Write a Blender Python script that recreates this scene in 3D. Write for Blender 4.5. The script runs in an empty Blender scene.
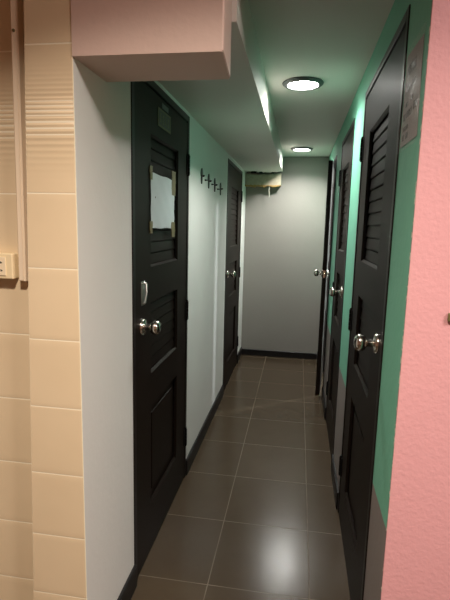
import bpy, bmesh, math, random
from mathutils import Matrix, Vector
random.seed(7)
S = bpy.context.scene
COL = S.collection

# ------------------------------------------------------------------ measures (metres)
XL, XR = -0.584, 0.266          # corridor side walls
YF, YB = 1.176, 5.06            # corridor mouth, back wall
ZC, ZS = 2.153, 1.99            # ceiling, underside of soffit
H = 1.43                        # camera height

# ------------------------------------------------------------------ materials
def new_mat(name):
    m = bpy.data.materials.new(name); m.use_nodes = True
    nt = m.node_tree
    return m, nt, nt.nodes['Principled BSDF']

def node(nt, t, **kw):
    n = nt.nodes.new(t)
    for k, v in kw.items():
        if k in n.inputs: n.inputs[k].default_value = v
        else: setattr(n, k, v)
    return n

def mixc(nt, fac, a, b):
    n = nt.nodes.new('ShaderNodeMix'); n.data_type = 'RGBA'
    for sock, v in ((n.inputs[0], fac), (n.inputs[6], a), (n.inputs[7], b)):
        if hasattr(v, 'is_linked'): nt.links.new(v, sock)
        else: sock.default_value = v
    return n.outputs[2]

def math_n(nt, op, a, b=0.0, c=None):
    n = nt.nodes.new('ShaderNodeMath'); n.operation = op
    for i, v in enumerate((a, b, c)):
        if v is None: continue
        if hasattr(v, 'is_linked'): nt.links.new(v, n.inputs[i])
        else: n.inputs[i].default_value = v
    return n.outputs[0]

def lin(r, g, b):
    f = lambda c: (c / 255 / 12.92) if c / 255 <= .04045 else ((c / 255 + .055) / 1.055) ** 2.4
    return (f(r), f(g), f(b), 1)

def noise(nt, scale, detail=3.0, vec=None, rough=0.5):
    n = node(nt, 'ShaderNodeTexNoise', Scale=scale, Detail=detail, Roughness=rough)
    if vec is None:
        tc = nt.nodes.new('ShaderNodeTexCoord'); vec = tc.outputs['Object']
    nt.links.new(vec, n.inputs['Vector'])
    return n.outputs['Fac']

def bump(nt, bsdf, height, strength=.3, dist=.002):
    b = node(nt, 'ShaderNodeBump', Strength=strength, Distance=dist)
    nt.links.new(height, b.inputs['Height']); nt.links.new(b.outputs[0], bsdf.inputs['Normal'])

def plain(name, col, rough=.5, metal=0.0, var=.06, nscale=9, bstr=0.0, bscale=60, bdist=.002, spec=.5, coat=0.0):
    m, nt, p = new_mat(name)
    dark = tuple(c * (1 - var) for c in col[:3]) + (1,)
    lite = tuple(min(1, c * (1 + var)) for c in col[:3]) + (1,)
    nt.links.new(mixc(nt, noise(nt, nscale), dark, lite), p.inputs['Base Color'])
    p.inputs['Roughness'].default_value = rough
    p.inputs['Metallic'].default_value = metal
    p.inputs['Specular IOR Level'].default_value = spec
    p.inputs['Coat Weight'].default_value = coat
    if bstr: bump(nt, p, noise(nt, bscale), bstr, bdist)
    return m

def sepxyz(nt):
    tc = nt.nodes.new('ShaderNodeTexCoord'); s = nt.nodes.new('ShaderNodeSeparateXYZ')
    nt.links.new(tc.outputs['Object'], s.inputs[0]); return s.outputs, tc.outputs['Object']

M = {}
M['white_wall'] = plain('painted_wall_white', lin(220, 220, 216), .55, var=.035, nscale=4, bstr=.35, bscale=45)
M['ceiling'] = plain('painted_ceiling', lin(212, 208, 200), .6, var=.03, nscale=3, bstr=.25, bscale=35)
M['soffit'] = plain('painted_soffit', lin(226, 221, 214), .55, var=.03, nscale=3, bstr=.25, bscale=30)
M['grey_wall'] = plain('painted_back_wall_grey', lin(138, 135, 129), .5, var=.05, nscale=3, bstr=.4, bscale=40)
M['pink'] = plain('pink_plaster', lin(222, 163, 166), .6, var=.035, nscale=6, bstr=.5, bscale=90, bdist=.0022)
M['beam_pink'] = plain('beam_plaster', lin(222, 196, 184), .6, var=.03, nscale=5, bstr=.3, bscale=60)
M['black_board'] = plain('black_skirting', lin(22, 20, 20), .45, var=.1, spec=.3)
M['door'] = plain('dark_brown_door_paint', lin(25, 18, 14), .45, var=.12, nscale=14, bstr=.08, bscale=160, spec=.10)
M['frame'] = plain('door_frame_paint', lin(24, 19, 17), .4, var=.1, nscale=12, spec=.25)
M['iron'] = plain('black_hinge_metal', lin(22, 21, 21), .35, metal=.4)
M['steel'] = plain('brushed_steel', lin(205, 200, 192), .2, metal=1, var=.04)
M['chrome'] = plain('bright_steel', lin(190, 190, 186), .3, metal=1, var=.03)
M['paper'] = plain('white_paper', lin(205, 212, 215), .5, var=.02, nscale=20)
M['tape'] = plain('brown_tape', lin(112, 100, 64), .4, var=.25, nscale=90)
M['trunking'] = plain('cream_trunking', lin(240, 220, 194), .4, var=.02)
M['socket'] = plain('cream_plastic', lin(236, 216, 176), .35, var=.02)
M['socket_in'] = plain('cream_plastic_insert', lin(240, 222, 190), .3, var=.02)
M['dark'] = plain('dark_hole', lin(16, 12, 10), .8)
M['hook'] = plain('dark_hook_metal', lin(40, 34, 34), .4, metal=.3, var=.2)
M['ring'] = plain('lamp_ring', lin(84, 88, 86), .4, metal=.3)
M['grout'] = plain('tile_grout', lin(252, 240, 214), .6)
M['raw_board'] = plain('raw_plaster_board', lin(176, 168, 148), .8, var=.25, nscale=40, bstr=.8, bscale=120)
M['torn_edge'] = plain('yellowed_torn_edge', lin(170, 140, 84), .85, var=.35, nscale=60, bstr=.8, bscale=150)
M['wire'] = plain('pale_hanging_strip', lin(190, 186, 172), .6, var=.1)
M['near_wall'] = plain('near_room_paint', lin(205, 180, 160), .7, var=.04)

def glazed():
    m, nt, p = new_mat('glazed_beige_tile')
    a = noise(nt, 5, 4)
    nt.links.new(mixc(nt, a, lin(222, 200, 166), lin(233, 212, 179)), p.inputs['Base Color'])
    p.inputs['Roughness'].default_value = .15
    bump(nt, p, noise(nt, 14, 1), .15, .003)
    return m
M['glazed'] = glazed()

def floor_mat():
    m, nt, p = new_mat('dark_floor_tile')
    s, vec = sepxyz(nt)
    T = .404
    def cell(o, off, T=.404):
        q = math_n(nt, 'DIVIDE', math_n(nt, 'SUBTRACT', o, off), T)
        fr = math_n(nt, 'FRACT', q)
        d = math_n(nt, 'MULTIPLY', math_n(nt, 'MINIMUM', fr, math_n(nt, 'SUBTRACT', 1.0, fr)), T)
        return math_n(nt, 'FLOOR', q), d
    ix, dx = cell(s[0], -.297 - 8 * T); iy, dy = cell(s[1], 2.066 - 12 * .419, .419)
    d = math_n(nt, 'MINIMUM', dx, dy)
    mr = node(nt, 'ShaderNodeMapRange'); mr.inputs[1].default_value = .0011; mr.inputs[2].default_value = .0024
    nt.links.new(d, mr.inputs[0]); tile = mr.outputs[0]       # 0 in the joint, 1 on the tile
    comb = nt.nodes.new('ShaderNodeCombineXYZ'); nt.links.new(ix, comb.inputs[0]); nt.links.new(iy, comb.inputs[1])
    wn = nt.nodes.new('ShaderNodeTexWhiteNoise'); nt.links.new(comb.outputs[0], wn.inputs[0])
    base = mixc(nt, noise(nt, 7, 6, vec, .65), lin(58, 48, 37), lin(76, 65, 51))
    var = mixc(nt, math_n(nt, 'MULTIPLY', wn.outputs[0], .35), base, lin(56, 47, 37))
    col = mixc(nt, tile, mixc(nt, noise(nt, 10, 2, vec), lin(70, 62, 52), lin(122, 110, 94)), var)
    nt.links.new(col, p.inputs['Base Color'])
    r = math_n(nt, 'MULTIPLY_ADD', noise(nt, 30, 3, vec), .05, .185)
    r2 = math_n(nt, 'MULTIPLY_ADD', math_n(nt, 'SUBTRACT', 1.0, tile), .3, r)
    nt.links.new(r2, p.inputs['Roughness'])
    p.inputs['Specular IOR Level'].default_value = .26
    h = math_n(nt, 'ADD', tile, math_n(nt, 'MULTIPLY', noise(nt, 160, 3, vec), .22))
    bump(nt, p, h, .35, .0015)
    return m
M['floor'] = floor_mat()

def right_wall_mat():
    # mint green paint over a grey dado, pink paint lapping round the outer corner, chipped white flecks there
    m, nt, p = new_mat('mint_wall_with_grey_dado')
    s, vec = sepxyz(nt)
    n1 = noise(nt, 26, 4, vec)
    zz = math_n(nt, 'MULTIPLY_ADD', noise(nt, 12, 2, vec), .012, s[2])
    up = math_n(nt, 'GREATER_THAN', zz, .648)
    mint = mixc(nt, noise(nt, 3, 3, vec), lin(116, 184, 157), lin(126, 193, 166))
    grey = mixc(nt, noise(nt, 5, 3, vec), lin(128, 120, 116), lin(142, 134, 130))
    c = mixc(nt, up, grey, mint)
    edge = math_n(nt, 'MULTIPLY_ADD', n1, .012, -.006 + YF + .003)
    ispink = math_n(nt, 'LESS_THAN', s[1], edge)
    chip = math_n(nt, 'MULTIPLY', math_n(nt, 'GREATER_THAN', noise(nt, 55, 2, vec), .57), math_n(nt, 'LESS_THAN', s[1], YF + .010))
    c = mixc(nt, ispink, c, lin(222, 163, 166)); c = mixc(nt, chip, c, lin(228, 214, 200))
    nt.links.new(c, p.inputs['Base Color'])
    p.inputs['Roughness'].default_value = .6; p.inputs['Specular IOR Level'].default_value = .25
    bump(nt, p, noise(nt, 38, 4, vec), .35, .003)
    return m
M['mint'] = right_wall_mat()

def emit_mat(name, col, strength):
    m = bpy.data.materials.new(name); m.use_nodes = True; nt = m.node_tree
    nt.nodes.clear(); e = node(nt, 'ShaderNodeEmission', Color=col, Strength=strength)
    o = nt.nodes.new('ShaderNodeOutputMaterial'); nt.links.new(e.outputs[0], o.inputs[0]); return m
M['lamp'] = emit_mat('lit_diffuser', (1.0, 0.985, 0.93, 1), 40.0)

def sign_paper():
    m, nt, p = new_mat('printed_notice_paper')
    s, vec = sepxyz(nt)
    n = noise(nt, 30, 4, vec)
    nt.links.new(mixc(nt, n, lin(138, 130, 126), lin(160, 150, 146)), p.inputs['Base Color'])
    p.inputs['Roughness'].default_value = .6
    return m
M['sign'] = sign_paper()
M['ink'] = plain('dark_ink', lin(40, 33, 32), .5, var=.3, nscale=200)
M['ink_light'] = plain('faded_ink', lin(92, 82, 80), .5, var=.2, nscale=200)
M['gold_ink'] = plain('dull_gold_print', lin(96, 90, 52), .45, metal=.3, var=.2, nscale=120)
M['sticker_field'] = plain('dark_sticker_field', lin(42, 42, 30), .4, var=.2, nscale=80)
M['grey_print'] = plain('grey_label', lin(74, 76, 74), .4, var=.3, nscale=150)
M['pen_dot'] = plain('brown_spot', lin(60, 50, 40), .6)
def sleeve():
    m, nt, p = new_mat('clear_plastic_sleeve')
    p.inputs['Base Color'].default_value = (.95, .97, .96, 1); p.inputs['Roughness'].default_value = .22
    p.inputs['Alpha'].default_value = .10
    bump(nt, p, noise(nt, 22, 3), .8, .01)
    return m
M['sleeve'] = sleeve()

# ------------------------------------------------------------------ mesh helpers
class MB:
    def __init__(s, T=None): s.v = []; s.f = []; s.T = T or (lambda a, b, c: (a, b, c)); s.smooth = []
    def add(s, vs, fs, sm=False):
        o = len(s.v); s.v += [s.T(*p) for p in vs]; s.f += [tuple(i + o for i in f) for f in fs]; s.smooth += [sm] * len(fs)
    def box(s, a, b, bev=0.0):
        x0, y0, z0 = a; x1, y1, z1 = b
        if bev <= 0:
            s.add([(x0,y0,z0),(x1,y0,z0),(x1,y1,z0),(x0,y1,z0),(x0,y0,z1),(x1,y0,z1),(x1,y1,z1),(x0,y1,z1)],
                  [(0,3,2,1),(4,5,6,7),(0,1,5,4),(1,2,6,5),(2,3,7,6),(3,0,4,7)]); return
        bm = bmesh.new(); bmesh.ops.create_cube(bm, size=1)
        for v in bm.verts: v.co = Vector(((x0+x1)/2 + v.co.x*(x1-x0), (y0+y1)/2 + v.co.y*(y1-y0), (z0+z1)/2 + v.co.z*(z1-z0)))
        bmesh.ops.bevel(bm, geom=list(bm.edges), offset=bev, segments=2, affect='EDGES', profile=.5)
        s.add([tuple(v.co) for v in bm.verts], [tuple(v.index for v in f.verts) for f in bm.faces]); bm.free()
    def prism(s, prof, axis, t0, t1, sm=False):
        # closed 2-D outline swept along an axis; the outline's two coordinates fill the other two axes in order
        def P(t, p):
            q = list(p); q.insert(axis, t); return tuple(q)
        n = len(prof)
        s.add([P(t0, p) for p in prof] + [P(t1, p) for p in prof],
              [(i, (i+1) % n, (i+1) % n + n, i + n) for i in range(n)] + [tuple(range(n))[::-1], tuple(range(n, 2*n))], sm)
    def lathe(s, prof, c, axis=2, n=28, caps=True):
        # prof: list of (radius, height along axis)
        vs = []; fs = []
        for r, h in prof:
            for k in range(n):
                a = 2*math.pi*k/n; q = [r*math.cos(a), r*math.sin(a)]; q.insert(axis, h); vs.append(tuple(q[i] + c[i] for i in range(3)))
        m = len(prof)
        for j in range(m-1):
            for k in range(n): fs.append((j*n+k, j*n+(k+1) % n, (j+1)*n+(k+1) % n, (j+1)*n+k))
        if caps: fs.append(tuple(range(n))[::-1]); fs.append(tuple(range((m-1)*n, m*n)))
        s.add(vs, fs, True)
    def tube(s, pts, r, n=10):
        vs = []; fs = []
        P = [Vector(p) for p in pts]
        for i, p in enumerate(P):
            d = (P[min(i+1, len(P)-1)] - P[max(i-1, 0)]).normalized()
            u = d.cross(Vector((.13, .31, .94))).normalized(); w = d.cross(u)
            rr = r[i] if isinstance(r, (list, tuple)) else r
            for k in range(n):
                a = 2*math.pi*k/n; vs.append(tuple(p + u*math.cos(a)*rr + w*math.sin(a)*rr))
        for j in range(len(P)-1):
            for k in range(n): fs.append((j*n+k, j*n+(k+1) % n, (j+1)*n+(k+1) % n, (j+1)*n+k))
        fs.append(tuple(range(n))[::-1]); fs.append(tuple(range((len(P)-1)*n, len(P)*n)))
        s.add(vs, fs, True)
    def build(s, name, mat, parent=None, origin=None):
        me = bpy.data.meshes.new(name)
        off = Vector(origin) if origin is not None else Vector((0, 0, 0))
        me.from_pydata([tuple(Vector(v) - off) for v in s.v], [], s.f)
        me.update()
        bm = bmesh.new(); bm.from_mesh(me); bmesh.ops.recalc_face_normals(bm, faces=bm.faces); bm.to_mesh(me); bm.free()
        for p, sm in zip(me.polygons, s.smooth): p.use_smooth = sm
        if any(s.smooth):
            try: me.set_sharp_from_angle(angle=math.radians(40))
            except Exception: pass
        me.materials.append(M[mat] if isinstance(mat, str) else mat)
        o = bpy.data.objects.new(name, me); COL.objects.link(o); o.location = off
        if parent is not None: o.parent = parent
        return o

def struct(o): o['kind'] = 'structure'; return o
def tag(o, label, cat, group=None):
    o['label'] = label; o['category'] = cat
    if group: o['group'] = group
    return o
def empty(name, loc=(0, 0, 0)):
    o = bpy.data.objects.new(name, None); COL.objects.link(o); o.location = loc; o.empty_display_size = .05; return o
def with_holes(axis_rng, z_rng, holes):
    """rectangles of a wall (along, z) left over once the door holes are cut out"""
    a0, a1 = axis_rng; z0, z1 = z_rng; out = []; cur = a0
    for h0, h1, ht in sorted(holes):
        if h0 > cur: out.append((cur, h0, z0, z1))
        out.append((h0, h1, ht, z1)); cur = h1
    if cur < a1: out.append((cur, a1, z0, z1))
    return out

# ------------------------------------------------------------------ doors: where each one stands
# (number, side, near y, far y, height of the frame)
FR = .028                        # frame face width
DOORS = [
    dict(n=1, side='L', y0=1.590, y1=2.437, top=1.972, ajar=0),
    dict(n=2, side='L', y0=3.770, y1=4.700, top=1.955, ajar=0),
    dict(n=3, side='R', y0=1.418, y1=2.268, top=2.028, ajar=0),
    dict(n=4, side='R', y0=2.690, y1=3.420, top=2.015, ajar=0),
    dict(n=5, side='R', y0=3.905, y1=4.640, top=2.000, ajar=1),
]

# ------------------------------------------------------------------ the setting
mb = MB(); mb.box((-2.4, -2.6, -.05), (2.4, YB + .1, 0)); struct(mb.build('floor', 'floor'))
mb = MB(); mb.box((XL - .1, YF + .1, ZC), (XR + .09, YB + .1, ZC + .06)); struct(mb.build('ceiling', 'ceiling'))
WT = .09
mb = MB()
for a, b, z0, z1 in with_holes((YF + .045, YB), (0, ZC), [(d['y0'], d['y1'], d['top']) for d in DOORS if d['side'] == 'L']):
    mb.box((XL - WT, a, z0), (XL, b, z1))
struct(mb.build('wall_left', 'white_wall'))
mb = MB()
for a, b, z0, z1 in with_holes((YF, YB), (0, ZC), [(d['y0'], d['y1'], d['top']) for d in DOORS if d['side'] == 'R']):
    mb.box((XR, a, z0), (XR + WT, b, z1))
struct(mb.build('wall_right', 'mint'))
mb = MB(); mb.box((XL - WT, YB, 0), (XR + WT, YB + .1, ZC)); struct(mb.build('wall_back', 'grey_wall'))
# soffit boxed out along the left of the corridor, ragged where it stops short of the back wall
mb = MB()
SX, SE = -.200, 4.945
mb.box((XL, 1.386, ZS), (SX, SE - .06, ZC))
rag = []
for i in range(25):
    t = i / 24; x = XL + (SX - XL) * t
    rag.append((x, SE + .012 * math.sin(i * 1.9) + random.uniform(-.012, .012), ZS - .012 * math.sin(t * math.pi) + random.uniform(-.004, .003)))
vs = [(r[0], SE - .06, ZS) for r in rag] + rag + [(r[0], r[1], ZC) for r in rag] + [(r[0], SE - .06, ZC) for r in rag]
n = len(rag); fs = []
for k in range(4):
    for i in range(n - 1):
        a = k * n + i; b = ((k + 1) % 4) * n + i; fs.append((a, a + 1, b + 1, b))
fs += [(0, n, 2*n, 3*n), (n-1, 4*n-1, 3*n-1, 2*n-1)]
mb.add(vs, fs); struct(mb.build('trim_1', 'soffit'))
# pink beam across the mouth of the corridor
mb = MB()
bx = [(XL, YF - .002), (-.2035, YF - .002), (-.200, YF + .003), (-.214, 1.384), (-.218, 1.388), (XL, 1.388)]
mb.prism(bx, 2, 1.843, 2.52); mb.prism([(x + (.002 if x > -.5 else 0) * -1, y) for x, y in bx], 2, 1.840, 1.8431); struct(mb.build('trim_2', 'beam_pink'))
# wall over the mouth, right of the beam
mb = MB(); mb.box((-.2035, YF, ZC), (XR + WT, YF + .1, 2.52)); struct(mb.build('trim_3', 'pink'))

# pink wall facing the near room, its plaster slightly uneven
mb = MB()
mb.box((XR + .0005, YF - .0015, 0), (2.4, YF + .0, 2.52)); mb.box((XR + WT, YF, 0), (2.4, YF + .10, 2.52))
struct(mb.build('wall_near_right', 'pink'))
mb = MB(); mb.box((-2.4, -2.6, 2.52), (2.4, 1.48, 2.58)); struct(mb.build('ceiling_near', 'near_wall')).name = 'ceiling_near'
mb = MB(); mb.box((-2.4, -2.7, 0), (2.4, -2.6, 2.52)); struct(mb.build('wall_behind', 'near_wall'))
mb = MB(); mb.box((-2.5, -2.6, 0), (-2.4, YF + .2, 2.52)); struct(mb.build('wall_near_left', 'near_wall'))
mb = MB(); mb.box((2.4, -2.6, 0), (2.5, YF + .2, 2.52)); struct(mb.build('wall_far_right', 'near_wall'))

# glazed wall tiles: real relief, a joint every 0.2 m and a ribbed band at head height
JZ = [.1, .302, .5, .7, .905, 1.103, 1.303, 1.503, 1.700, 1.872, 2.08, 2.28, 2.48]
def relief(z):
    d = min(abs(z - j) for j in JZ)
    g = .0003 * max(0, 1 - d / .0035) ** .8                       # pillowed edge down into the joint
    env = math.exp(-((z - 1.695) / .075) ** 2) if z > 1.695 else math.exp(-((z - 1.695) / .082) ** 2)
    env *= min(1, d / .006)
    per = .0118 if z > 1.7 else .0160
    return g + .0019 * env * (abs(math.cos(math.pi * (z - 1.7) / per)) ** 1.5 - .5)
def tile_sheet(mb, y, cols, xl=None):
    zs = {0.0, 2.52}
    zs |= {round(.02 * i, 5) for i in range(126)} | {round(1.50 + .0013 * i, 5) for i in range(325)}
    for j in JZ: zs |= {round(j + q, 5) for q in (-.0035, -.0028, -.0019, .0019, .002, .0028, .0035)}
    zs = sorted(z for z in zs if min(abs(z - j) for j in JZ) > .0018)
    for a, b in cols:
        fa = a if callable(a) else (lambda z, a=a: a + .0008)
        fb = b if callable(b) else (lambda z, b=b: b - .0008)
        vs = []; fs = []
        for z in zs:
            r = relief(z); x0, x1 = fa(z), fb(z)
            vs += [(x0, y + r + .0022, z), (x0 + .0022, y + r, z), (x1 - .0008, y + r, z), (x1, y + r + .0007, z)]
        for i in range(len(zs) - 1):
            if any(zs[i] < j < zs[i+1] for j in JZ): continue
            for k in range(3): fs.append((4*i+k, 4*i+k+1, 4*i+k+5, 4*i+k+4))
        mb.add(vs, fs, True)
PL = lambda z: -.767 + .028 * z                                   # the pier's slightly leaning left arris
mb = MB(); tile_sheet(mb, YF, [(PL, XL)])
mb.add([(PL(0), YF + .002, 0), (PL(2.52), YF + .002, 2.52), (PL(2.52), YF + .05, 2.52), (PL(0), YF + .05, 0)], [(0, 1, 2, 3)])
pier = struct(mb.build('wall_tiled_pier', 'glazed'))
mb = MB(); mb.add([(PL(0)+.001, YF + .0006, 0), (XL - .0005, YF + .0006, 0), (XL - .0005, YF + .0006, 2.52), (PL(2.52)+.001, YF + .0006, 2.52),
                   (PL(0)+.001, YF + .05, 0), (XL - .0005, YF + .05, 0), (XL - .0005, YF + .05, 2.52), (PL(2.52)+.001, YF + .05, 2.52)],
                  [(0,1,2,3),(4,7,6,5),(0,4,5,1),(1,5,6,2),(2,6,7,3),(3,7,4,0)])
mb.build('grout_bed', 'grout', pier)
# plastered reveal: the white side of the pier, from the tile edge into the corridor
mb = MB(); mb.box((XL - .0005, YF + .0005, 0), (XL + .0, YF + .046, ZC)); mb.box((XL-.05, YF + .046, 0), (XL, YF + .05, ZC))
mb = MB(); mb.box((XL - .06, YF + .0042, 0), (XL, YF + .045, ZC)); struct(mb.build('wall_left_reveal', 'white_wall'))
mb = MB(); cols = []; x = -.742 + .02
xs = [-.70, -.95, -1.20, -1.45, -1.70, -1.95, -2.20, -2.45]
tile_sheet(mb, YF + .041, [(xs[i+1], xs[i]) for i in range(len(xs) - 1)])
rec = struct(mb.build('wall_tiled_recess', 'glazed'))
mb = MB(); mb.box((-2.4, YF + .0416, 0), (-.70, YF + .10, 2.52)); mb.build('grout_bed', 'grout', rec)

# black skirtings
def skirt(name, segs, ax, pos, sgn, h=.092):
    mb = MB()
    for a, b in segs:
        prof = [(pos, 0), (pos + sgn*.012, 0), (pos + sgn*.012, h - .004), (pos + sgn*.008, h), (pos, h)]
        if ax == 'y': mb.prism([(p[0], p[1]) for p in prof], 1, a, b)
        else: mb.prism([(p[0], p[1]) for p in prof], 0, a, b)
    return struct(mb.build(name, 'black_board'))
skirt('baseboard_left', [(YF + .01, 1.588), (2.439, 3.768), (4.702, YB)], 'y', XL, 1)
skirt('baseboard_right', [(YF + .01, 1.416), (2.270, 2.688), (3.422, 3.903), (4.642, YB)], 'y', XR, -1)
skirt('baseboard_back', [(XL + .012, XR - .012)], 'x', YB, -1, .07)

# small lit washroom behind the door that stands ajar
mb = MB()
mb.box((XR + WT, 3.42, 0), (1.75, 3.50, ZC)); mb.box((XR + WT, 5.16, 0), (1.75, 5.24, ZC)); mb.box((1.75, 3.42, 0), (1.83, 5.24, ZC))
mb.box((XR + WT, 3.42, ZC), (1.83, 5.24, ZC + .06))
struct(mb.build('wall_washroom', 'white_wall'))

# ------------------------------------------------------------------ doors
LEAF_T = .035
def ring_mould(mb, u0, u1, v0, v1, d, wd):
    """sloped moulding round an opening, from the face down to depth d"""
    o = [(u0, v0), (u1, v0), (u1, v1), (u0, v1)]; i = [(u0+wd, v0+wd), (u1-wd, v0+wd), (u1-wd, v1-wd), (u0+wd, v1-wd)]
    vs = [(p[0], 0, p[1]) for p in o] + [(p[0], -d, p[1]) for p in i] + [(p[0], -d - .004, p[1]) for p in o]
    fs = [(k, (k+1) % 4, (k+1) % 4 + 4, k + 4) for k in range(4)] + [(k+4, (k+1) % 4 + 4, (k+1) % 4 + 8, k + 8) for k in range(4)]
    mb.add(vs, fs)

def make_door(d):
    s = 1 if d['side'] == 'L' else -1
    X = XL if s > 0 else XR
    root = empty('door_%d' % d['n'], (X, d['y0'], 0)); struct(root)
    W = d['y1'] - d['y0']; top = d['top']; lw = W - 2 * FR - .004; lh = top - FR - .008 - .006
    # frame: u along the wall, w out of the wall
    TF = lambda u, w, v: (s * w, u, v)
    mb = MB(TF)
    mb.box((0, -WT, 0), (FR, .004, top), .0015); mb.box((W - FR, -WT, 0), (W, .004, top), .0015)
    mb.box((FR, -WT, top - FR), (W - FR, .004, top), .0015)
    mb.box((FR, -LEAF_T - .018, 0), (FR + .012, -LEAF_T - .006, top - FR)); mb.box((W - FR - .012, -LEAF_T - .018, 0), (W - FR, -LEAF_T - .006, top - FR))
    mb.build('frame', 'frame', root)
    # leaf coordinates: u from the latch edge, w from the leaf's face, v from the leaf's foot; hinged at the far edge
    a = math.radians(d.get('angle', 0)); hu = FR + .002 + lw
    face = .001
    def TL(u, w, v):
        du, dw = u - lw, w
        uu = hu + du * math.cos(a) - dw * -math.sin(a) * -1 * -1 if False else hu + du * math.cos(a) + dw * math.sin(a)
        ww = face - du * math.sin(a) + dw * math.cos(a)
        return (s * ww, uu, v + .006)
    k = lh / 1.93
    R_ = [v * k for v in (.212, .662, .808, 1.108, 1.252, 1.768)]
    su = .187 * lw / .80; sv = lw - .185 * lw / .80
    mb = MB(TL)
    for (u0, u1, v0, v1) in [(0, su, 0, lh), (sv, lw, 0, lh), (su, sv, 0, R_[0]), (su, sv, R_[1], R_[2]), (su, sv, R_[3], R_[4]), (su, sv, R_[5], lh)]:
        mb.box((u0, -LEAF_T, v0), (u1, 0, v1))
    for j in (0, 2, 4): ring_mould(mb, su, sv, R_[j], R_[j+1], .010, .009)
    mb.build('leaf', 'door', root)
    # two louvred panels
    for j, nm in ((2, 6), (4, 11)):
        v0, v1 = R_[j] + .004, R_[j+1] - .004; p = (v1 - v0) / nm
        prof = [(-.031, v0)]
        mb = MB(TL)
        pts = []
        for q in range(nm):
            b = v0 + q * p
            pts += [(-.0215, b), (-.0235, b + .0010), (-.0235, b + .0030), (-.0150, b + .0032), (-.0135, b + .0065), (-.0180, b + p - .0005)]
        outline = [(-.031, v0)] + pts + [(-.031, v1)]
        # outline is (w, v); sweep along u
        mb.prism(outline, 0, su + .002, sv - .002)
        mb.build('louver_panel', 'door', root)
    mb = MB(TL)
    mb.box((su + .002, -.030, R_[0] + .002), (sv - .002, -.016, R_[1] - .002))
    mb.box((su + .045, -.020, R_[0] + .045), (sv - .045, -.011, R_[1] - .045), .004)
    mb.build('lower_panel', 'door', root)
    # hinges on the far edge
    for hz in (.25, .975, 1.73):
        z = hz * k; mb = MB(TF)
        cy = hu + .003
        for q in range(5):
            mb.lathe([(.0065, z - .048 + q*.0195), (.0065, z - .048 + q*.0195 + .018)], (cy, .008, 0), 2, 12)
        mb.lathe([(.004, z - .053), (.004, z + .055)], (cy, .008, 0), 2, 10)
        mb.box((cy - .022, .0015, z - .048), (cy + .018, .0045, z + .048))
        mb.build('hinge', 'iron', root)
    # knob: u,v of the centre
    ku, kv = .078, 1.035 * k - .006
    mb = MB(TL)
    mb.lathe([(.033, 0), (.033, .004), (.029, .009), (.016, .011), (.013, .013), (.0115, .030), (.014, .034), (.023, .038), (.0275, .046),
              (.0285, .054), (.026, .063), (.019, .070), (.008, .0725), (.0078, .0715), (.001, .0715)], (ku, 0, kv), 1, 32)
    kn = mb.build('door_knob', 'steel', root)
    mb = MB(TL); mb.lathe([(.006, .0712), (.006, .0735), (.003, .0738)], (ku, 0, kv), 1, 14); mb.build('keyhole', 'iron', kn)
    mb = MB(TL); mb.box((-.0012, -.026, kv - .03), (.0005, -.008, kv + .03)); mb.box((-.009, -.022, kv - .008), (0, -.013, kv + .008), .002)
    mb.build('latch', 'steel', root)
    if d['ajar']:                                                 # the knob on the far face shows through the gap
        mb = MB(TL)
        mb.lathe([(.033, -LEAF_T), (.033, -LEAF_T-.004), (.029, -LEAF_T-.009), (.013, -LEAF_T-.013), (.0115, -LEAF_T-.030), (.023, -LEAF_T-.038),
                  (.0285, -LEAF_T-.052), (.026, -LEAF_T-.063), (.008, -LEAF_T-.072)], (ku, 0, kv), 1, 32)
        mb.build('door_knob', 'steel', root)
    return root, TL, s, k

for d in DOORS:
    if d['ajar']: d['angle'] = 5.2
doors = {}
for d in DOORS: doors[d['n']] = make_door(d)
# pull handle plate above the knob of the near left door
root, TL, s, k = doors[1]
mb = MB(TL)
u0, v0 = .062, 1.112
mb.box((u0, 0, v0), (u0 + .044, .0025, v0 + .094), .001)
mb.tube([(u0 + .030, .002, v0 + .088), (u0 + .030, .012, v0 + .082), (u0 + .024, .014, v0 + .045), (u0 + .014, .012, v0 + .012), (u0 + .012, .002, v0 + .006)], .0042, 10)
mb.lathe([(.006, .002), (.006, .005), (.002, .006)], (u0 + .008, 0, v0 + .085), 1, 12)
mb.build('pull_handle', 'chrome', root)

def on_left(y, z, out=0): return (XL + out, y, z)

# white sheet taped over the upper louvres
D1F = XL + .0015
e = empty('paper_sheet', (D1F, 1.93, 1.52))
tag(e, 'white paper sheet taped over the upper louvres of the near left door', 'paper')
def rel(mb_pts): return [(x - e.location.x, y - e.location.y, z - e.location.z) for x, y, z in mb_pts]
vs = []; fs = []; NY, NZ = 14, 14
for side in (0, .0006):
    for i in range(NY + 1):
        for j in range(NZ + 1):
            y = 1.795 + .345 * i / NY; z = 1.412 + .216 * j / NZ
            rad = .018; 
            w = .0028 + .0012 * math.sin(math.pi * i / NY) * math.sin(math.pi * j / NZ) + .0008 * math.sin(i * 1.3 + j)
            vs.append((D1F + w + side, y, z + .0015 * math.sin(i * .9)))
q = (NY+1)*(NZ+1)
for i in range(NY):
    for j in range(NZ):
        a = i*(NZ+1)+j; fs.append((a, a+1, a+NZ+2, a+NZ+1)); fs.append((a+q, a+NZ+1+q, a+NZ+2+q, a+1+q))
for i in range(NY):
    a = i*(NZ+1); fs.append((a, a+NZ+1, a+NZ+1+q, a+q)); a += NZ; fs.append((a, a+q, a+NZ+1+q, a+NZ+1))
for j in range(NZ):
    a = j; fs.append((a, a+q, a+1+q, a+1)); a = NY*(NZ+1)+j; fs.append((a, a+1, a+1+q, a+q))
mb = MB(); mb.add(rel(vs), fs, True); mb.build('sheet', 'paper', e)
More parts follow.
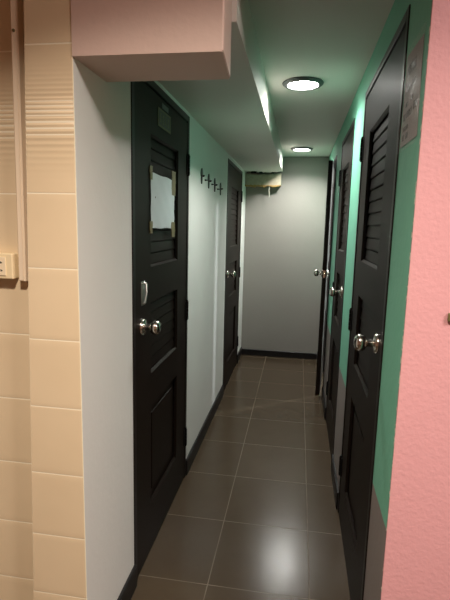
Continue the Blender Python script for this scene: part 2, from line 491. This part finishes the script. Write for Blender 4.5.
for (y0, y1, z0, z1, sk) in [(1.782, 1.812, 1.600, 1.652, .004), (2.095, 2.160, 1.560, 1.668, -.006), (1.780, 1.812, 1.392, 1.440, .003), (2.095, 2.150, 1.372, 1.440, .006)]:
    pts = []; n = 7
    for t in range(n + 1):
        z = z0 + (z1 - z0) * t / n
        pts.append((y0 + sk*math.sin(t) + random.uniform(-.003, .003), z)); 
    for t in range(n + 1):
        z = z1 + (z0 - z1) * t / n
        pts.append((y1 + random.uniform(-.004, .004), z))
    mb = MB(); mb.prism([(p[0] - e.location.y, p[1] - e.location.z) for p in pts], 0, .0026, .0045); mb.build('tape', 'tape', e)
mb = MB(); mb.lathe([(.004, .0055), (.003, .0062)], (0, 1.845 - e.location.y, 1.535 - e.location.z), 0, 10); mb.build('hole', 'pen_dot', e)

# two stickers at the head of the same door
e = empty('door_sticker', (D1F, 1.99, 1.865)); tag(e, 'small square dark sticker with a dull gold border high on the taped door', 'sticker')
mb = MB(); mb.box((.0003, -.098, -.044), (.0012, .090, .028)); mb.build('field', 'sticker_field', e)
mb = MB()
for a, b in [((.0012, -.098, -.044), (.0018, .090, -.036)), ((.0012, -.098, .020), (.0018, .090, .028)), ((.0012, -.098, -.044), (.0018, -.088, .028)), ((.0012, .080, -.044), (.0018, .090, .028))]:
    mb.box(a, b)
mb.build('border', 'gold_ink', e)
for i, (w, h0, h1) in enumerate([(.018, -.024, .012), (.022, -.028, .010), (.016, -.022, .013), (.024, -.026, .011)]):
    mb = MB(); y = -.072 + i * .038; mb.box((.0012, y, h0), (.0017, y + w * .5, h1)); mb.box((.0012, y, h0), (.0017, y + w, h0 + .006)); mb.box((.0012, y, h1 - .007), (.0017, y + w, h1))
    mb.build('character', 'gold_ink', e)
e = empty('door_label', (D1F, 2.0, 1.915)); tag(e, 'tiny grey strip label directly above the gold bordered sticker', 'label')
mb = MB(); mb.box((.0003, -.050, -.014), (.0012, .045, .006)); mb.build('strip', 'grey_print', e)

def area(name, loc, rot, size, power, col, shape='DISK'):
    l = bpy.data.lights.new(name, 'AREA'); l.shape = shape; l.size = size; l.energy = power; l.color = col
    o = bpy.data.objects.new(name, l); COL.objects.link(o); o.location = loc; o.rotation_euler = rot; return o
# ------------------------------------------------------------------ recessed ceiling lights
LAMPS = [(-.018, 2.53, 'round lit ceiling light nearest the corridor mouth'), (-.013, 4.55, 'round lit ceiling light at the far end by the grey wall')]
def make_lamp():
    e = empty('ceiling_light', (0, 0, ZC))
    mb = MB(); mb.lathe([(.0785, -.0005), (.101, -.0005), (.104, -.004), (.102, -.008), (.096, -.010), (.094, -.014), (.089, -.017), (.083, -.017), (.0785, -.015), (.0785, -.0005)], (0, 0, 0), 2, 48, False); mb.build('trim_ring', 'ring', e)
    mb = MB(); mb.lathe([(.0785, -.0010), (.0785, -.0030), (.07, -.0040), (.001, -.0045)], (0, 0, 0), 2, 48); mb.build('diffuser', 'lamp', e)
    return e
l0 = make_lamp()
for i, (x, y, lab) in enumerate(LAMPS):
    if i == 0: o = l0
    else:
        o = l0.copy(); COL.objects.link(o)
        for ch in list(l0.children): c = ch.copy(); COL.objects.link(c); c.parent = o
    o.location = (x, y, ZC); tag(o, lab, 'ceiling light', 'recessed lights in the corridor ceiling')
    li = area('lamp_light', (0, 0, -.0062), (0, 0, 0), .150, 10.0, (1.0, .985, .93)); li.data.spread = math.radians(142); li.parent = o

# ------------------------------------------------------------------ coat hooks on the left wall
HK = [(2.757, 1.712, 'dark wall hook nearest the taped door, first of the row of four'), (2.975, 1.703, 'dark wall hook, second of the four counting from the taped door'),
      (3.190, 1.698, 'dark wall hook, third of the four counting from the taped door'), (3.425, 1.690, 'dark wall hook farthest from the taped door, last of the row')]
def make_hook():
    e = empty('wall_hook', (0, 0, 0))
    mb = MB()
    out = [(0, .046), (.014, .036), (.023, .022), (.021, .008), (.013, -.004), (.014, -.016), (.009, -.032), (0, -.044), (-.009, -.032), (-.014, -.016), (-.013, -.004), (-.021, .008), (-.023, .022), (-.014, .036)]
    mb.prism([(a, b) for a, b in out], 0, 0, .007); mb.build('back_plate', 'hook', e)
    mb = MB(); mb.tube([(.003, 0, .004), (.012, 0, .000), (.016, 0, .001), (.018, 0, .007)], [.006, .0055, .005, .006], 10); mb.build('prong', 'hook', e)
    mb = MB(); mb.lathe([(.004, .003), (.004, .006), (.001, .0065)], (0, 0, .024), 0, 10); mb.build('screw', 'steel', e)
    mb = MB(); mb.lathe([(.004, .003), (.004, .006), (.001, .0065)], (0, 0, -.030), 0, 10); mb.build('screw', 'steel', e)
    return e
h0 = make_hook()
for i, (y, z, lab) in enumerate(HK):
    if i == 0: o = h0
    else:
        o = h0.copy(); COL.objects.link(o)
        for ch in list(h0.children): c = ch.copy(); COL.objects.link(c); c.parent = o
    o.location = (XL, y, z); tag(o, lab, 'hook', 'row of hooks on the left corridor wall')
def make_dot():
    mb = MB(); mb.lathe([(.0055, 0), (.0055, .006), (.003, .012), (.0028, .020), (.004, .022)], (0, 0, 0), 0, 10); return mb.build('wall_screw', 'hook')
w0 = make_dot()
for i, (y, z, lab) in enumerate([(2.865, 1.700, 'small screw in the wall between the first and second hooks'), (3.085, 1.694, 'small screw in the wall between the second and third hooks'), (3.305, 1.680, 'small screw in the wall between the third and last hooks')]):
    o = w0 if i == 0 else w0.copy()
    if i: COL.objects.link(o)
    o.location = (XL, y, z); tag(o, lab, 'screw', 'screws between the hooks')

# ------------------------------------------------------------------ notice in a plastic sleeve on the mint wall
e = empty('wall_notice', (XR, 1.31, 1.77)); tag(e, 'greyish printed notice in a clear plastic sleeve on the mint wall', 'notice')
TR = lambda u, w, v: (-w, u, v)      # u towards the back wall
def quad(mb, P, w0, w1):
    mb.add([(p[0], w0, p[1]) for p in P] + [(p[0], w1, p[1]) for p in P], [(0,1,2,3), (7,6,5,4), (0,4,5,1), (1,5,6,2), (2,6,7,3), (3,7,4,0)])
mb = MB(TR); quad(mb, [(.092, -.118), (-.098, -.118), (-.086, .112), (.088, .118)], .0008, .0016); mb.build('printed_sheet', 'sign', e)
def word(name, mat, u, v, n, h):
    # a run of small blocky characters joined by a hairline, too small to read
    mb = MB(TR)
    mb.box((u - (n - 1) * h * .85 - h * .6, .0016, v + h * .42), (u, .0018, v + h * .55))
    for i in range(n):
        c = u - i * h * .85; t = h * .22; kk = random.randint(0, 3)
        mb.box((c - h*.6, .0016, v), (c - h*.6 + t, .0019, v + h))
        if kk != 1: mb.box((c - t, .0016, v), (c, .0019, v + h))
        if kk != 2: mb.box((c - h*.6, .0016, v + h - t), (c, .0019, v + h))
        if kk != 3: mb.box((c - h*.6, .0016, v), (c, .0019, v + t))
    mb.build(name, mat, e)
for a in [(.060, -.020, 3, .013), (.000, -.016, 2, .013), (.078, -.052, 2, .018), (.040, -.050, 4, .018), (-.034, -.044, 2, .020), (.070, -.104, 2, .015), (.030, -.104, 2, .015)]:
    word('printed_word', 'ink', *a)
for a in [(.070, .060, 5, .024), (.060, .020, 3, .016), (.000, .020, 3, .016), (.070, -.080, 6, .012)]:
    word('faded_word', 'ink_light', *a)
vs = []; fs = []; n = 12
for i in range(n + 1):
    for j in range(n + 1):
        u = .104 - .212 * i / n; v = -.132 + .262 * j / n
        vs.append((u, .0026 + .0016 * (1 + math.sin(i * 1.7 + j * .8)), v))
for i in range(n):
    for j in range(n): a = i*(n+1)+j; fs.append((a, a+1, a+n+2, a+n+1))
mb = MB(TR); mb.add(vs, fs, True); mb.build('plastic_sleeve', 'sleeve', e)

# ------------------------------------------------------------------ trunking and socket on the recessed tiles
e = empty('cable_trunking', (0, 0, 0)); tag(e, 'cream vertical cable trunking running down beside the tiled pier to the socket', 'cable trunking')
mb = MB()
yb, yf = YF + .0405, YF + .016
def cx(z): return -.7595 + .014 * (z - 1.265)
Z0, Z1 = 1.263, 2.515
prof = [(-.0105, yb), (-.0105, yf + .003), (-.0075, yf), (.0075, yf), (.0105, yf + .003), (.0105, yb)]
vs = [(cx(z) + p[0], p[1], z) for z in (Z0, Z1) for p in prof]; n = 6
mb.add(vs, [(i, (i+1) % n, (i+1) % n + n, i + n) for i in range(n)] + [tuple(range(n))[::-1], tuple(range(n, 2*n))]); mb.build('channel', 'trunking', e)
mb = MB(); vs = [(cx(z) + a, b, z) for z in (Z0 + .002, Z1) for a, b in ((-.006, yf), (-.006, yf - .0016), (.006, yf - .0016), (.006, yf))]
mb.add(vs, [(i, (i+1) % 4, (i+1) % 4 + 4, i + 4) for i in range(4)] + [(3, 2, 1, 0), (4, 5, 6, 7)]); mb.build('snap_cover', 'trunking', e)
mb = MB(); mb.lathe([(.004, yf - .0016), (.004, yf - .004), (.002, yf - .005)], (cx(1.91), 0, 1.912), 1, 12); mb.build('nail', 'tape', e)

e = empty('power_socket', (-.843, YF + .041, 1.303)); tag(e, 'cream surface mounted power socket on the beige tiles left of the trunking', 'socket')
mb = MB(); mb.box((-.060, -.030, -.0355), (.060, -.0005, .0355), .003); mb.build('box', 'socket', e)
for cxx in (-.0215, .0215):
    mb = MB(); mb.box((cxx - .0185, -.0325, -.026), (cxx + .0185, -.030, .026), .0008)
    ins = mb.build('outlet_insert', 'socket_in', e)
    for dx in (-.0065, .0065):
        for dz in (-.0115, .0105):
            a = 1 if dx > 0 else -1
            mb = MB(); mb.prism([(cxx + dx - .0032*a, dz - .0032), (cxx + dx + .0036*a, dz - .001), (cxx + dx - .0032*a, dz + .0036)], 1, -.0331, -.0320); mb.build('pin_hole', 'dark', ins)

# ------------------------------------------------------------------ broken boxing under the far end of the soffit
e = empty('broken_boxing', (0, 0, 0)); tag(e, 'beige boxing with a torn yellowed lower edge on the grey wall under the soffit end', 'broken boxing')
mb = MB()
n = 30; x0, x1 = XL + .001, -.214
top = []; bot = []
for i in range(n + 1):
    t = i / n; x = x0 + (x1 - x0) * t
    top.append((x, 1.972 - .012 * math.sin(t * 3.1) + random.uniform(-.004, .004))); bot.append((x, 1.852 + random.uniform(-.003, .003)))
prof = bot + top[::-1]
mb.prism([(p[0], p[1]) for p in prof], 1, 4.962, 5.058); mb.build('board', 'raw_board', e)
mb = MB()
lo = [(p[0], 1.840 + .006 * math.sin(i * .7) + random.uniform(-.003, .003)) for i, p in enumerate(bot)]
mb.prism([(p[0], p[1]) for p in lo] + [(p[0], p[1] + .001) for p in bot[::-1]], 1, 4.952, 5.056); mb.build('torn_edge', 'torn_edge', e)
for cx_, cy_, w_, sd in ((-.49, 4.925, .035, 3), (-.42, 4.935, .025, 5), (-.30, 4.95, .022, 8)):
    mb = MB(); random.seed(sd); k_ = 9
    mb.add([(cx_ + w_ * math.cos(2*math.pi*i/k_) * random.uniform(.6, 1), cy_ + w_ * .7 * math.sin(2*math.pi*i/k_) * random.uniform(.6, 1), zz) for zz in (1.970, 1.986) for i in range(k_)],
           [(i, (i+1) % k_, (i+1) % k_ + k_, i + k_) for i in range(k_)] + [tuple(range(k_))[::-1], tuple(range(k_, 2*k_))])
    mb.build('flake', 'dark', e)
mb = MB(); mb.tube([(-.330, 4.968, 1.850), (-.331, 4.966, 1.80), (-.327, 4.967, 1.76), (-.329, 4.968, 1.728)], [.004, .0045, .004, .003], 8)
tag(mb.build('hanging_wire'  , 'wire'), 'short pale wire hanging from the torn boxing against the grey wall', 'wire')

# small brown plug at the frame's right edge on the pink wall
mb = MB(); mb.box((.362, YF - .010, 1.214), (.392, YF - .0015, 1.236), .003)
tag(mb.build('wall_plug', 'tape'), 'small brown plug stub set in the pink wall', 'wall plug')

# ------------------------------------------------------------------ light
o = area('near_room_lamp', (-.22, .12, 2.50), (0, 0, 0), .16, 36, (1.0, .88, .74)); o.data.spread = math.radians(125)
area('near_room_side_lamp', (1.45, .25, 2.50), (0, 0, 0), .50, 50, (1.0, .90, .84))
area('washroom_lamp', (.74, 4.285, 2.13), (0, 0, 0), .06, 65, (.93, .97, 1.0))
w = bpy.data.worlds.new('dim_world'); S.world = w; w.use_nodes = True
w.node_tree.nodes['Background'].inputs[0].default_value = (.6, .65, .7, 1); w.node_tree.nodes['Background'].inputs[1].default_value = .02

# ------------------------------------------------------------------ camera
R = [[0.9874, 0.048, -0.1505], [0.1561, -0.1522, 0.9759], [0.0239, -0.9872, -0.1578]]
cx3 = Vector((R[0][0], R[1][0], R[2][0])).normalized(); cz = -Vector((R[0][2], R[1][2], R[2][2])); cz = (cz - cx3 * cz.dot(cx3)).normalized(); cy3 = cz.cross(cx3)
cam = bpy.data.cameras.new('camera'); co = bpy.data.objects.new('camera', cam); COL.objects.link(co)
co.matrix_world = Matrix(((cx3.x, cy3.x, cz.x, 0), (cx3.y, cy3.y, cz.y, 0), (cx3.z, cy3.z, cz.z, H), (0, 0, 0, 1)))
cam.sensor_fit = 'VERTICAL'; cam.sensor_height = 36; cam.lens = 466.13 / 600 * 36; cam.clip_start = .02; cam.clip_end = 60
S.camera = co
S.view_settings.view_transform = 'Standard'; S.view_settings.look = 'None'; S.view_settings.gamma = 1; S.view_settings.use_curve_mapping = False
S.view_settings.exposure = 0.0
